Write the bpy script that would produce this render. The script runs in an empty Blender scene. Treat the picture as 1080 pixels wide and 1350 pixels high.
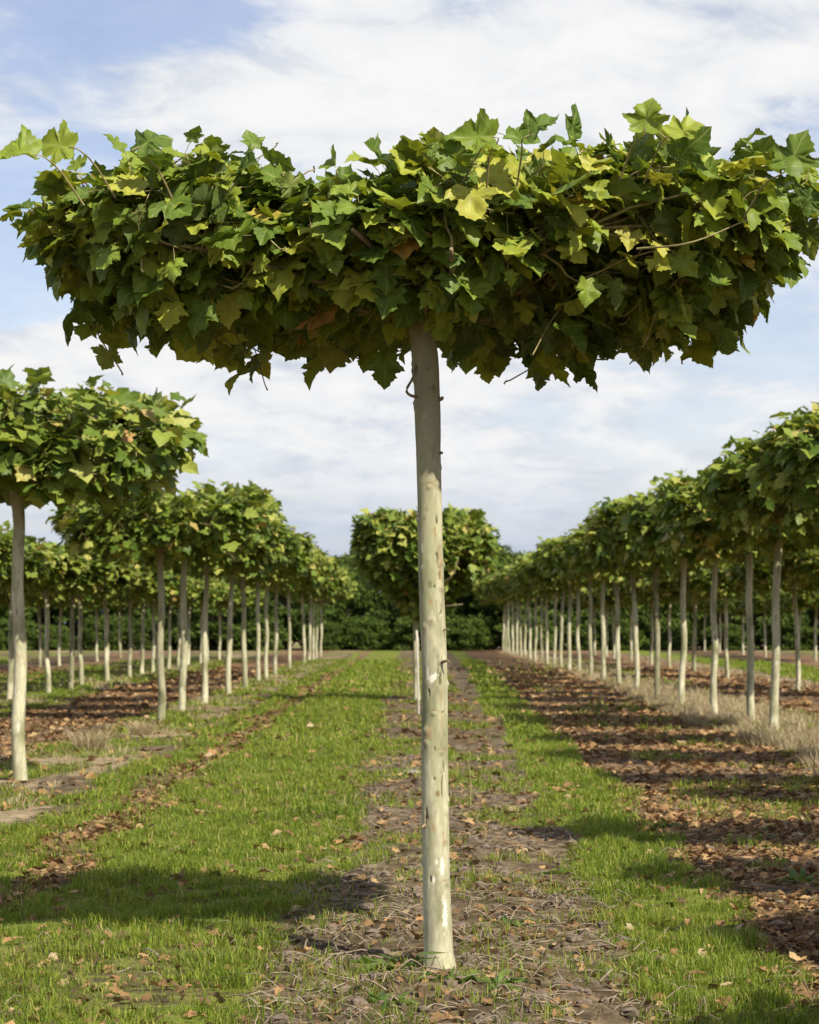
import bpy, math
import numpy as np
from mathutils import Vector

rng = np.random.default_rng(11)
SC = bpy.context.scene
COL = SC.collection
R = math.radians

# ------------------------------------------------------------------ noise
def _hash(ix, iy, seed):
    h = (ix.astype(np.int64) * 374761393 + iy.astype(np.int64) * 668265263 + seed * 1442695041) & 0xffffffff
    h = ((h ^ (h >> 13)) * 1274126177) & 0xffffffff
    return ((h ^ (h >> 16)) & 0xffff) / 65535.0

def vnoise(x, y, seed=0):
    x = np.asarray(x, float); y = np.asarray(y, float)
    ix = np.floor(x); iy = np.floor(y)
    fx = x - ix; fy = y - iy
    fx = fx * fx * (3 - 2 * fx); fy = fy * fy * (3 - 2 * fy)
    a = _hash(ix, iy, seed); b = _hash(ix + 1, iy, seed)
    c = _hash(ix, iy + 1, seed); d = _hash(ix + 1, iy + 1, seed)
    return (a * (1 - fx) + b * fx) * (1 - fy) + (c * (1 - fx) + d * fx) * fy

def fbm(x, y, seed=0, oct=4):
    s = 0; a = .5; t = 0
    for k in range(oct):
        s = s + a * vnoise(x * 2 ** k, y * 2 ** k, seed + 17 * k); t += a; a *= .5
    return s / t

def sstep(a, b, x):
    t = np.clip((x - a) / (b - a), 0, 1)
    return t * t * (3 - 2 * t)

def band(x, a, b, s):
    return sstep(a - s, a + s, x) * (1 - sstep(b - s, b + s, x))

# ------------------------------------------------------------------ mesh helpers
class MB:
    """collects triangles and quads for one mesh"""
    def __init__(self):
        self.v = []; self.t = []; self.q = []; self.uv = []; self.n = 0; self.has_uv = False
    def add(self, v, tris=None, quads=None, uv=None):
        v = np.asarray(v, float).reshape(-1, 3)
        if tris is not None and len(tris): self.t.append(np.asarray(tris, np.int64).reshape(-1, 3) + self.n)
        if quads is not None and len(quads): self.q.append(np.asarray(quads, np.int64).reshape(-1, 4) + self.n)
        self.v.append(v); self.n += len(v)
        if uv is not None: self.has_uv = True
        self.uv.append(np.zeros((len(v), 2)) if uv is None else np.asarray(uv, float).reshape(-1, 2))
    def mesh(self, name, mat, smooth=True):
        me = bpy.data.meshes.new(name)
        v = np.concatenate(self.v)
        t = np.concatenate(self.t) if self.t else np.zeros((0, 3), np.int64)
        q = np.concatenate(self.q) if self.q else np.zeros((0, 4), np.int64)
        loops = np.concatenate([t.ravel(), q.ravel()]).astype(np.int32)
        starts = np.concatenate([np.arange(len(t)) * 3, len(t) * 3 + np.arange(len(q)) * 4]).astype(np.int32)
        me.vertices.add(len(v)); me.vertices.foreach_set('co', v.ravel().astype(np.float32))
        me.loops.add(len(loops)); me.loops.foreach_set('vertex_index', loops)
        me.polygons.add(len(starts)); me.polygons.foreach_set('loop_start', starts)
        me.polygons.foreach_set('use_smooth', np.full(len(starts), smooth))
        if self.has_uv:
            u = np.concatenate(self.uv)[loops]
            l = me.uv_layers.new(name='uv'); l.data.foreach_set('uv', u.ravel().astype(np.float32))
        me.update(calc_edges=True); me.validate()
        if mat: me.materials.append(mat)
        return me

def link(name, me, parent=None, loc=None):
    o = bpy.data.objects.new(name, me); COL.objects.link(o)
    if parent: o.parent = parent
    if loc is not None: o.location = loc
    return o

def empty(name, loc, rz=0):
    o = bpy.data.objects.new(name, None); COL.objects.link(o)
    o.location = loc; o.rotation_euler = (0, 0, rz); o.empty_display_size = .2
    return o

def tag(o, label=None, cat=None, group=None, kind=None):
    for k, v in (('label', label), ('category', cat), ('group', group), ('kind', kind)):
        if v: o[k] = v
    return o

def copy_tree(o, parent=None):
    c = o.copy(); COL.objects.link(c)
    if parent: c.parent = parent
    for ch in list(o.children):
        copy_tree(ch, c)
    return c

def unit(a):
    return a / np.maximum(np.linalg.norm(a, axis=-1, keepdims=True), 1e-9)

def frames(P):
    T = unit(np.gradient(P, axis=0))
    up = np.array([0., 1., 0.]) if abs(T[:, 2]).mean() > .7 else np.array([0., 0., 1.])
    A = unit(np.cross(up, T)); B = np.cross(T, A)
    return A, B

def tube(mb, P, rad, n=6, cap=True, rmod=None):
    P = np.asarray(P, float); rad = np.broadcast_to(np.asarray(rad, float), (len(P),))
    A, B = frames(P)
    th = np.arange(n) / n * 2 * np.pi
    rr = rad[:, None] * (1 if rmod is None else rmod)
    V = P[:, None] + rr[..., None] * (np.cos(th)[None, :, None] * A[:, None] + np.sin(th)[None, :, None] * B[:, None])
    m = len(P)
    i = np.arange(m - 1)[:, None] * n; j = np.arange(n)[None]; k = (j + 1) % n
    q = np.stack([i + j, i + k, i + n + k, i + n + j], -1).reshape(-1, 4)
    v = V.reshape(-1, 3); tr = None
    if cap:
        v = np.concatenate([v, P[-1:]]); b = (m - 1) * n
        tr = np.stack([b + np.arange(n), b + (np.arange(n) + 1) % n, np.full(n, m * n)], -1)
    mb.add(v, tr, q)

def curve(pts, n):
    """smooth path through points (Catmull-Rom)"""
    p = np.asarray(pts, float)
    p = np.concatenate([2 * p[:1] - p[1:2], p, 2 * p[-1:] - p[-2:-1]])
    s = np.linspace(0, len(p) - 3 - 1e-6, n); i = s.astype(int); t = (s - i)[:, None]
    a, b, c, d = p[i], p[i + 1], p[i + 2], p[i + 3]
    return .5 * (2 * b + (c - a) * t + (2 * a - 5 * b + 4 * c - d) * t ** 2 + (3 * b - a - 3 * c + d) * t ** 3)

# ------------------------------------------------------------------ materials
class NT:
    def __init__(self, tree): self.t = tree; self.n = tree.nodes; self.l = tree.links
    def new(self, typ, **kw):
        nd = self.n.new(typ)
        for k, v in kw.items(): setattr(nd, k, v)
        return nd
    def lk(self, a, b): self.l.new(a, b)
    def set(self, sock, v):
        if hasattr(v, 'is_output'): self.lk(v, sock)
        else: sock.default_value = v
    def math(self, op, a, b=None, c=None, clamp=False):
        nd = self.new('ShaderNodeMath', operation=op, use_clamp=clamp)
        self.set(nd.inputs[0], a)
        if b is not None: self.set(nd.inputs[1], b)
        if c is not None: self.set(nd.inputs[2], c)
        return nd.outputs[0]
    def mix(self, f, a, b, blend='MIX'):
        nd = self.new('ShaderNodeMix', data_type='RGBA', blend_type=blend, clamp_factor=True)
        self.set(nd.inputs[0], f); self.set(nd.inputs[6], a); self.set(nd.inputs[7], b)
        return nd.outputs[2]
    def noise(self, vec, scale, detail=4, rough=.55, dist=0.):
        nd = self.new('ShaderNodeTexNoise'); nd.inputs['Scale'].default_value = scale
        nd.inputs['Detail'].default_value = detail; nd.inputs['Roughness'].default_value = rough
        nd.inputs['Distortion'].default_value = dist
        if vec is not None: self.lk(vec, nd.inputs['Vector'])
        return nd.outputs[0]
    def voro(self, vec, scale, feature='F1'):
        nd = self.new('ShaderNodeTexVoronoi', feature=feature); nd.inputs['Scale'].default_value = scale
        self.lk(vec, nd.inputs['Vector'])
        return nd
    def ramp(self, f, stops, interp='LINEAR'):
        nd = self.new('ShaderNodeValToRGB'); cr = nd.color_ramp; cr.interpolation = interp
        while len(cr.elements) < len(stops): cr.elements.new(0)
        for e, (p, c) in zip(cr.elements, stops):
            e.position = p; e.color = (c[0], c[1], c[2], 1) if not np.isscalar(c) else (c, c, c, 1)
        self.lk(f, nd.inputs[0])
        return nd.outputs[0]
    def mapr(self, v, a, b, c=0., d=1.):
        nd = self.new('ShaderNodeMapRange', interpolation_type='SMOOTHSTEP')
        self.set(nd.inputs[0], v); nd.inputs[1].default_value = a; nd.inputs[2].default_value = b
        nd.inputs[3].default_value = c; nd.inputs[4].default_value = d
        return nd.outputs[0]
    def mapping(self, vec, scale, loc=(0, 0, 0)):
        nd = self.new('ShaderNodeMapping'); nd.inputs['Scale'].default_value = scale; nd.inputs['Location'].default_value = loc
        self.lk(vec, nd.inputs[0]); return nd.outputs[0]
    def bump(self, h, strength=.4, dist=.01):
        nd = self.new('ShaderNodeBump'); nd.inputs['Strength'].default_value = strength; nd.inputs['Distance'].default_value = dist
        self.lk(h, nd.inputs['Height']); return nd.outputs[0]

def material(name):
    m = bpy.data.materials.new(name); m.use_nodes = True
    m.node_tree.nodes.clear()
    return m, NT(m.node_tree)

def principled(N, col, rough=.7, spec=.3, normal=None):
    p = N.new('ShaderNodeBsdfPrincipled')
    N.set(p.inputs['Base Color'], col); N.set(p.inputs['Roughness'], rough)
    p.inputs['Specular IOR Level'].default_value = spec
    if normal is not None: N.lk(normal, p.inputs['Normal'])
    return p.outputs[0]

def out(N, sh):
    o = N.new('ShaderNodeOutputMaterial'); N.lk(sh, o.inputs[0])

def leaf_material(name, stops, trans=.24, back=(.10, .13, .06), veins=True, tcol=(1.5, 1.45, .55), rough=.48, spec=.22, patchy=False):
    m, N = material(name)
    geo = N.new('ShaderNodeNewGeometry')
    oi = N.new('ShaderNodeObjectInfo')
    r = geo.outputs['Random Per Island']
    r2 = N.math('FRACT', N.math('ADD', r, N.math('MULTIPLY', oi.outputs['Random'], 7.31)))
    col = N.ramp(r2, stops)
    tc = N.new('ShaderNodeTexCoord')
    ns = N.noise(tc.outputs['Object'], 22, 3)
    if patchy:
        pn = N.noise(geo.outputs['Position'], 1.1, 5, .62)
        col = N.mix(N.mapr(pn, .52, .66, 0, .35), col, (.25, .25, .05, 1))
        col = N.mix(N.mapr(pn, .47, .36, 0, .5), col, (.085, .135, .016, 1))
    col = N.mix(.35, col, N.ramp(ns, [(.3, .5), (.7, 1.55)]), 'MULTIPLY')
    if veins:
        uv = N.new('ShaderNodeUVMap'); sx = N.new('ShaderNodeSeparateXYZ'); N.lk(uv.outputs[0], sx.inputs[0])
        ax = N.math('ABSOLUTE', sx.outputs[0])
        mid = N.mapr(ax, .012, .03, 1, 0)
        # two side veins that run from the leaf's base into the side lobes
        l1 = N.math('ABSOLUTE', N.math('SUBTRACT', sx.outputs[1], N.math('MULTIPLY', ax, .72)))
        l1 = N.mapr(l1, .01, .03, 1, 0)
        l2 = N.math('ABSOLUTE', N.math('SUBTRACT', N.math('FRACT', N.math('MULTIPLY', N.math('SUBTRACT', sx.outputs[1], N.math('MULTIPLY', ax, .8)), 6.)), .5))
        l2 = N.mapr(l2, .04, .12, .45, 0)
        vn = N.math('MAXIMUM', N.math('MAXIMUM', mid, l1), l2)
        col = N.mix(N.math('MULTIPLY', vn, .5), col, (.26, .29, .10, 1))
    colb = N.mix(.55, col, (*back, 1))
    bf = geo.outputs['Backfacing']
    cf = N.mix(bf, col, colb)
    p = principled(N, cf, rough, spec)
    tr = N.new('ShaderNodeBsdfTranslucent')
    N.lk(N.mix(1., col, (*tcol, 1), 'MULTIPLY'), tr.inputs[0])
    mx = N.new('ShaderNodeMixShader'); mx.inputs[0].default_value = trans
    N.lk(p, mx.inputs[1]); N.lk(tr.outputs[0], mx.inputs[2])
    out(N, mx.outputs[0]); return m

GREENS = [(0., (.064, .112, .014)), (.22, (.10, .158, .019)), (.48, (.17, .232, .026)), (.74, (.255, .30, .034)),
          (.93, (.35, .36, .048)), (.972, (.36, .33, .06)), (.988, (.44, .25, .05)), (1., (.25, .12, .05))]
M_leaf = leaf_material('plane_leaf', GREENS)
GREENS2 = [(0., (.062, .110, .016)), (.2, (.100, .155, .022)), (.5, (.16, .215, .033)), (.78, (.23, .275, .048)),
           (.94, (.32, .33, .075)), (.98, (.40, .33, .10)), (1., (.36, .22, .09))]
M_leaf_row = leaf_material('plane_leaf_row', GREENS2, veins=False)
M_wood_leaf = leaf_material('woodland_leaf', [(0., (.035, .066, .012)), (.5, (.070, .112, .019)), (1., (.125, .165, .032))], trans=.22, veins=False, tcol=(1.2, 1.2, .5), rough=.75, spec=.1)
M_grass = leaf_material('grass_blade', [(0., (.085, .135, .012)), (.4, (.155, .225, .020)), (.8, (.24, .295, .032)), (.94, (.36, .34, .09)), (1., (.44, .36, .17))],
                        trans=.4, veins=False, back=(.11, .15, .04), tcol=(1.2, 1.2, .5), rough=.5, patchy=True)
M_straw = leaf_material('dry_straw', [(0., (.24, .185, .10)), (.5, (.40, .325, .19)), (1., (.54, .46, .29))], trans=.25, veins=False, back=(.36, .30, .2), tcol=(1., .95, .8), rough=.7, spec=.1)
M_dead = leaf_material('dead_leaf', [(0., (.055, .030, .018)), (.35, (.125, .068, .036)), (.65, (.225, .120, .060)), (.86, (.34, .185, .085)), (.96, (.40, .26, .13)), (1., (.38, .30, .19))],
                       trans=.15, veins=True, back=(.34, .24, .16), tcol=(1.1, .9, .6), rough=.7, spec=.12)
M_weed = leaf_material('weed_leaf', [(0., (.055, .11, .02)), (1., (.15, .21, .05))], trans=.35, veins=False)

def bark_material(name, pale=1.):
    m, N = material(name)
    tc = N.new('ShaderNodeTexCoord'); oi = N.new('ShaderNodeObjectInfo')
    off = N.new('ShaderNodeVectorMath', operation='ADD')
    N.lk(tc.outputs['Object'], off.inputs[0])
    cx = N.new('ShaderNodeCombineXYZ'); N.lk(N.math('MULTIPLY', oi.outputs['Random'], 37.), cx.inputs[2]); N.lk(cx.outputs[0], off.inputs[1])
    v = off.outputs[0]
    n1 = N.noise(N.mapping(v, (7, 7, 2.2)), 1., 5, .6, .4)
    n2 = N.noise(N.mapping(v, (26, 26, 7)), 1., 5, .65)
    n3 = N.noise(N.mapping(v, (90, 90, 26)), 1., 3, .6)
    col = N.ramp(n1, [(.30, (.22 * pale, .225 * pale, .12 * pale)), (.41, (.40 * pale, .40 * pale, .25 * pale)), (.50, (.62 * pale, .60 * pale, .43 * pale)), (.62, (.70 * pale, .68 * pale, .49 * pale)), (.75, (.78 * pale, .76 * pale, .58 * pale))])
    col = N.mix(N.mapr(n2, .52, .72, 0, .55), col, (.33 * pale, .31 * pale, .19 * pale, 1))
    col = N.mix(.45, col, N.ramp(n3, [(.3, .62), (.7, 1.25)]), 'MULTIPLY')
    col = N.mix(1., col, N.ramp(oi.outputs['Random'], [(0., (.60, .58, .52)), (.35, (.95, .94, .9)), (1., (1.06, 1.05, 1.02))]), 'MULTIPLY')
    n4 = N.noise(N.mapping(v, (4, 4, 1.1), (5, 2, 9)), 1., 6, .65, .8)
    col = N.mix(N.mapr(n4, .52, .57, 0, .62), col, (.27, .275, .15, 1))
    n5 = N.noise(N.mapping(v, (9, 9, 3.2), (1, 8, 3)), 1., 5, .7, 1.2)
    col = N.mix(N.mapr(n5, .60, .64, 0, .55), col, (.36, .30, .19, 1))
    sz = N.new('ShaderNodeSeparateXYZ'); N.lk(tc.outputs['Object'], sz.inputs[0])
    head_mix = N.mapr(N.math('ADD', sz.outputs[2], N.math('MULTIPLY', N.math('SUBTRACT', n1, .5), 1.6)), 1.75, 2.25, 0, .62)
    col = N.mix(head_mix, col, (.20, .175, .105, 1))           # blends to a darker brown towards the head of the stem
    # darker flecks, lenticels and pruning knots
    vo = N.voro(N.mapping(v, (17, 17, 8.5)), 1.)
    kn = N.mapr(vo.outputs['Distance'], .09, .17, 1, 0)
    kn = N.math('MULTIPLY', kn, N.mapr(N.noise(v, 5.1, 2), .44, .56))
    col = N.mix(N.math('MULTIPLY', kn, .45), col, (.075, .055, .03, 1))
    at = N.new('ShaderNodeAttribute'); at.attribute_name = 'mark'
    sp = N.new('ShaderNodeSeparateColor'); N.lk(at.outputs['Color'], sp.inputs[0])
    col = N.mix(sp.outputs[0], col, (.045, .033, .022, 1))
    col = N.mix(sp.outputs[1], col, (.72, .70, .62, 1))
    col = N.mix(sp.outputs[2], col, (.30, .20, .10, 1))
    h = N.math('ADD', N.math('MULTIPLY', n2, .6), N.math('MULTIPLY', n3, .4))
    h = N.math('SUBTRACT', h, N.math('MULTIPLY', sp.outputs[0], .8))
    out(N, principled(N, col, .75, .2, N.bump(h, .45, .006)))
    return m
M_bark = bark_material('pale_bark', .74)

def simple(name, c1, c2, scale=20, rough=.85, stretch=(1, 1, 1), bump=.4, dist=.005):
    m, N = material(name)
    tc = N.new('ShaderNodeTexCoord')
    v = N.mapping(tc.outputs['Object'], stretch)
    n = N.noise(v, scale, 5, .6)
    out(N, principled(N, N.ramp(n, [(.3, c1), (.7, c2)]), rough, .2, N.bump(n, bump, dist)))
    return m
M_branch = simple('branch_bark', (.10, .075, .045), (.27, .21, .12), 25)
M_twig = simple('twig_bark', (.16, .13, .06), (.36, .31, .14), 30)
M_darkbark = simple('woodland_bark', (.045, .038, .03), (.12, .10, .08), 4)
M_stick = simple('fallen_stick', (.12, .09, .06), (.33, .27, .20), 25)
M_stone = simple('grey_stone', (.13, .12, .105), (.26, .24, .21), 18, bump=.6)
M_stake = simple('weathered_stake', (.34, .30, .24), (.58, .54, .46), 12, stretch=(4, 4, .6))

# ------------------------------------------------------------------ ground cover maps
def drift(y):
    return np.clip(.0135 * (y - 9), -.05, .9)

def cover(x, y):
    """how much living grass, leaf litter and straw grows or lies at each spot (the rest is soil)"""
    x = np.asarray(x, float); y = np.asarray(y, float)
    w = (fbm(x * .9, y * .55, 3) - .5) * .75 + (fbm(x * 4, y * 3, 5) - .5) * .25
    xl = x + w * .7
    xr = x - drift(y) + w * .6
    gl = band(xl, -2.32, -.40, .10)
    gr = band(xr, .80, 1.40, .08)
    row = band(xl, -2.02, -1.70, .06)                       # wheel track full of leaves
    g = gl * (1 - .88 * row)
    g = np.maximum(g, gr)
    pat = fbm(x * 1.3, y * 1.0, 21)
    g = np.maximum(g, .60 * band(x, .12, .95, .1) * sstep(.46, .60, pat))       # tufts in the bare strip
    g = np.maximum(g, .50 * band(x, -.5, .1, .1) * sstep(.50, .64, pat))
    g = np.maximum(g, .55 * band(xl, -3.6, -2.3, .15) * sstep(.45, .6, pat))
    g = np.maximum(g, .6 * band(xl, -9.4, -5.5, .3) * sstep(.36, .58, pat))
    g = np.maximum(g, .30 * band(xr, 1.7, 3.5, .15) * sstep(.58, .66, pat))
    g = np.maximum(g, .45 * band(xr, 3.4, 5.0, .2) * sstep(.46, .6, pat))
    g = np.maximum(g, .95 * band(xr, 8.2, 10.4, .3))
    g = np.maximum(g, .7 * band(xr, 14.5, 30., .4) * sstep(.35, .6, pat))
    g = np.maximum(g, .7 * band(xl, -40, -12.5, .4) * sstep(.35, .6, pat))
    g = g * (1 - .75 * band(x, -.55, .85, .12) * (1 - sstep(11, 15, y)))
    # foreground left: thinner, more mixed turf
    thin = (1 - sstep(9.4, 11.2, y)) * band(xl, -4, -.3, .1)
    g = g * (1 - thin * (.15 + .38 * sstep(.42, .6, fbm(x * 2.2, y * 1.8, 33))))
    lf = .95 * band(xr, 1.36, 3.6, .10)
    lf = np.maximum(lf, .8 * band(xl, -5.6, -3.45, .18))
    lf = np.maximum(lf, .85 * row)
    lf = np.maximum(lf, .75 * band(xr, 4.9, 7.6, .2))
    lf = np.maximum(lf, .6 * band(xr, 10.4, 14.5, .3))
    lf = np.maximum(lf, .55 * band(xl, -12.5, -9.2, .3))
    lf = np.maximum(lf, .24 * band(x, -.5, .95, .1))
    lf = np.maximum(lf, .22 * thin)
    lf = np.maximum(lf, .10)
    lf = lf * (.45 + .9 * sstep(.3, .62, fbm(x * 1.7, y * 1.2, 44)))
    dr = .85 * band(xr, 3.45, 4.85, .18)
    dr = np.maximum(dr, .55 * band(xl, -3.65, -2.45, .12))
    dr = np.maximum(dr, .28 * band(x, -.5, 1., .1))
    dr = np.maximum(dr, .35 * band(xr, 1.6, 3.5, .1))
    dr = np.maximum(dr, .6 * band(xl, -7.2, -5.8, .2))
    dr = np.maximum(dr, .6 * band(xr, 6.8, 8.1, .2))
    dr = np.maximum(dr, .6 * sstep(100, 112, y))
    dr = dr * (.35 + .9 * sstep(.32, .6, fbm(x * 1.2, y * .8, 55)))
    return np.clip(g, 0, 1), np.clip(lf, 0, 1), np.clip(dr, 0, 1)

def height(x, y):
    x = np.asarray(x, float); y = np.asarray(y, float)
    near = 1 - sstep(60, 130, y)
    soil = np.maximum(band(x, -.45, .9, .15), .7 * band(x - drift(y), 1.5, 5, .2))
    h = (fbm(x * .8, y * .8, 70) - .5) * .05 + (fbm(x * 3.5, y * 3.5, 71) - .5) * .035
    h = h + soil * ((fbm(x * 9, y * 9, 72, 3) - .5) * .055)
    h = h - .018 * band(x, -2.02, -1.7, .08) + .02 * band(x, -.35, .5, .25)
    r = np.hypot(x - .115, y - 9.07)
    h = h * (.25 + .75 * sstep(.05, .4, r))
    return h * near

def build_ground():
    xs = np.concatenate([[-1500, -600, -250, -110, -60, -40], np.arange(-30, -12, .6), np.arange(-12, -4.4, .12), np.arange(-4.4, 4.6, .035),
                         np.arange(4.6, 12, .12), np.arange(12, 30, .6), [32, 44, 60, 110, 250, 600, 1500]])
    ys = [-400., -120, -40, -15, -6, -2, 1, 3, 4.5, 5.6, 6.2]
    y = 6.5
    while y < 135: ys.append(y); y *= 1.0048
    ys += [138, 150, 170, 200, 260, 350, 500, 800, 1300, 2200]
    ys = np.array(ys)
    X, Y = np.meshgrid(xs, ys)
    Z = height(X, Y)
    n, m = X.shape[1], X.shape[0]
    i = np.arange(m - 1)[:, None] * n; j = np.arange(n - 1)[None]
    q = np.stack([i + j, i + j + 1, i + n + j + 1, i + n + j], -1).reshape(-1, 4)
    mb = MB(); mb.add(np.stack([X, Y, Z], -1), None, q)
    m_, N = material('field_ground')
    geo = N.new('ShaderNodeNewGeometry'); P = geo.outputs['Position']
    at = N.new('ShaderNodeAttribute'); at.attribute_name = 'cover'
    sp = N.new('ShaderNodeSeparateColor'); N.lk(at.outputs['Color'], sp.inputs[0])
    n_big = N.noise(P, 1.3, 5, .6); n_mid = N.noise(P, 9, 6, .65); n_fine = N.noise(P, 60, 4, .65)
    soil = N.ramp(n_mid, [(.28, (.036, .026, .016)), (.46, (.082, .060, .036)), (.6, (.145, .110, .068)), (.76, (.28, .23, .155))])
    soil = N.mix(.5, soil, N.ramp(n_fine, [(.3, .55), (.7, 1.45)]), 'MULTIPLY')
    # litter: small ragged cells, each its own brown
    pv = N.new('ShaderNodeVectorMath', operation='ADD'); N.lk(P, pv.inputs[0])
    nz = N.new('ShaderNodeTexNoise'); nz.inputs['Scale'].default_value = 18; N.lk(P, nz.inputs['Vector'])
    sc = N.new('ShaderNodeVectorMath', operation='SCALE'); N.lk(nz.outputs[1], sc.inputs[0]); sc.inputs['Scale'].default_value = .09
    N.lk(sc.outputs[0], pv.inputs[1])
    vo = N.voro(pv.outputs[0], 15)
    ss = N.new('ShaderNodeSeparateColor'); N.lk(vo.outputs['Color'], ss.inputs[0])
    lit = N.ramp(ss.outputs[0], [(0., (.06, .035, .02)), (.3, (.14, .078, .042)), (.6, (.25, .14, .072)), (.85, (.36, .22, .11)), (1., (.42, .30, .17))])
    lit = N.mix(N.mapr(vo.outputs['Distance'], .35, .7, 0, .7), lit, (.04, .025, .016, 1))
    gr = N.ramp(n_mid, [(.3, (.07, .09, .014)), (.5, (.12, .145, .022)), (.7, (.19, .195, .045))])
    gr = N.mix(.5, gr, N.ramp(n_fine, [(.3, .5), (.7, 1.5)]), 'MULTIPLY')
    st = N.ramp(n_mid, [(.3, (.15, .11, .065)), (.55, (.27, .21, .13)), (.75, (.38, .31, .2))])
    st = N.mix(.5, st, N.ramp(n_fine, [(.3, .55), (.7, 1.4)]), 'MULTIPLY')
    def mask(c):
        f = N.math('ADD', c, N.math('MULTIPLY', N.math('SUBTRACT', n_mid, .5), 1.1))
        return N.mapr(f, .32, .68)
    col = N.mix(mask(sp.outputs[2]), soil, st)
    col = N.mix(mask(sp.outputs[1]), col, lit)
    col = N.mix(mask(sp.outputs[0]), col, gr)
    h = N.math('ADD', N.math('MULTIPLY', n_mid, .7), N.math('MULTIPLY', n_fine, .3))
    out(N, principled(N, col, .95, .1, N.bump(h, .7, .03)))
    me = mb.mesh('ground', m_)
    g, l, d = cover(X.ravel(), Y.ravel())
    ca = me.color_attributes.new('cover', 'FLOAT_COLOR', 'POINT')
    ca.data.foreach_set('color', np.stack([g, l, d, np.ones_like(g)], -1).ravel().astype(np.float32))
    o = link('ground', me)
    tag(o, 'flat nursery field of turf lanes, bare soil and leaf litter strips', 'ground', kind='structure')
build_ground()

# ------------------------------------------------------------------ leaf shapes
HALF = np.array([(0, 0), (.10, -.07), (.27, -.11), (.43, -.04), (.38, .03), (.42, .09), (.38, .14), (.48, .19), (.52, .26), (.62, .30), (.69, .43), (.57, .42), (.51, .47), (.42, .45),
                 (.33, .48), (.36, .54), (.43, .60), (.35, .66), (.34, .73), (.23, .77), (.19, .84), (.10, .89), (0, 1.)])
HALF_LO = np.array([(0, 0), (.25, -.10), (.42, 0.), (.38, .16), (.64, .42), (.32, .47), (.33, .69), (.11, .86), (0, 1.)])

def leaf_template(half, ring):
    c = np.array([0, .36])
    full = np.concatenate([half, (half[1:-1] * [-1, 1])[::-1]])
    n = len(full)
    if ring:
        inner = c + (full - c) * .5
        uv = np.concatenate([[c], inner, full])
        k = np.arange(n); k2 = (k + 1) % n
        tris = np.concatenate([np.stack([np.zeros(n, int), 1 + k, 1 + k2], -1),
                               np.stack([1 + k, 1 + n + k, 1 + n + k2], -1), np.stack([1 + k, 1 + n + k2, 1 + k2], -1)])
    else:
        uv = np.concatenate([[c], full]); k = np.arange(n); k2 = (k + 1) % n
        tris = np.stack([np.zeros(n, int), 1 + k, 1 + k2], -1)
    return uv, tris
LEAF_HI = leaf_template(HALF, True)
LEAF_LO = leaf_template(HALF_LO, False)

def leaves(mb, base, tip, nrm, size, tmpl, curl, rg, aspect=1.):
    """leaf blades at base, pointing to tip, facing nrm"""
    uv, tris = tmpl
    L = len(base)
    y = unit(tip); z = unit(nrm - (nrm * y).sum(-1, keepdims=True) * y); x = np.cross(y, z)
    u = uv[None, :, 0] * (aspect * rg.uniform(.8, 1.12, (L, 1))); v = np.repeat(uv[None, :, 1], L, 0)
    fold = rg.normal(.20, .20, (L, 1)); dr = curl * rg.uniform(.1, 1.5, (L, 1)); wave = rg.uniform(-.09, .09, (L, 1))
    tw = rg.normal(0, .22, (L, 1)); ph = rg.uniform(0, 6.28, (L, 1))
    w = np.abs(u) * fold - dr * v * v * .5 - .25 * dr * u * u + wave * np.sin(7 * v + ph) + tw * u * v + .05 * np.sin(13 * u + 9 * v + ph)
    u = u + .10 * np.sin(ph) * v * v
    s = size[:, None, None]
    V = base[:, None] + s * (u[..., None] * x[:, None] + v[..., None] * y[:, None] + w[..., None] * z[:, None])
    n = len(uv)
    T = (np.arange(L)[:, None, None] * n + tris[None]).reshape(-1, 3)
    mb.add(V.reshape(-1, 3), T, None, np.tile(uv, (L, 1)))

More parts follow.
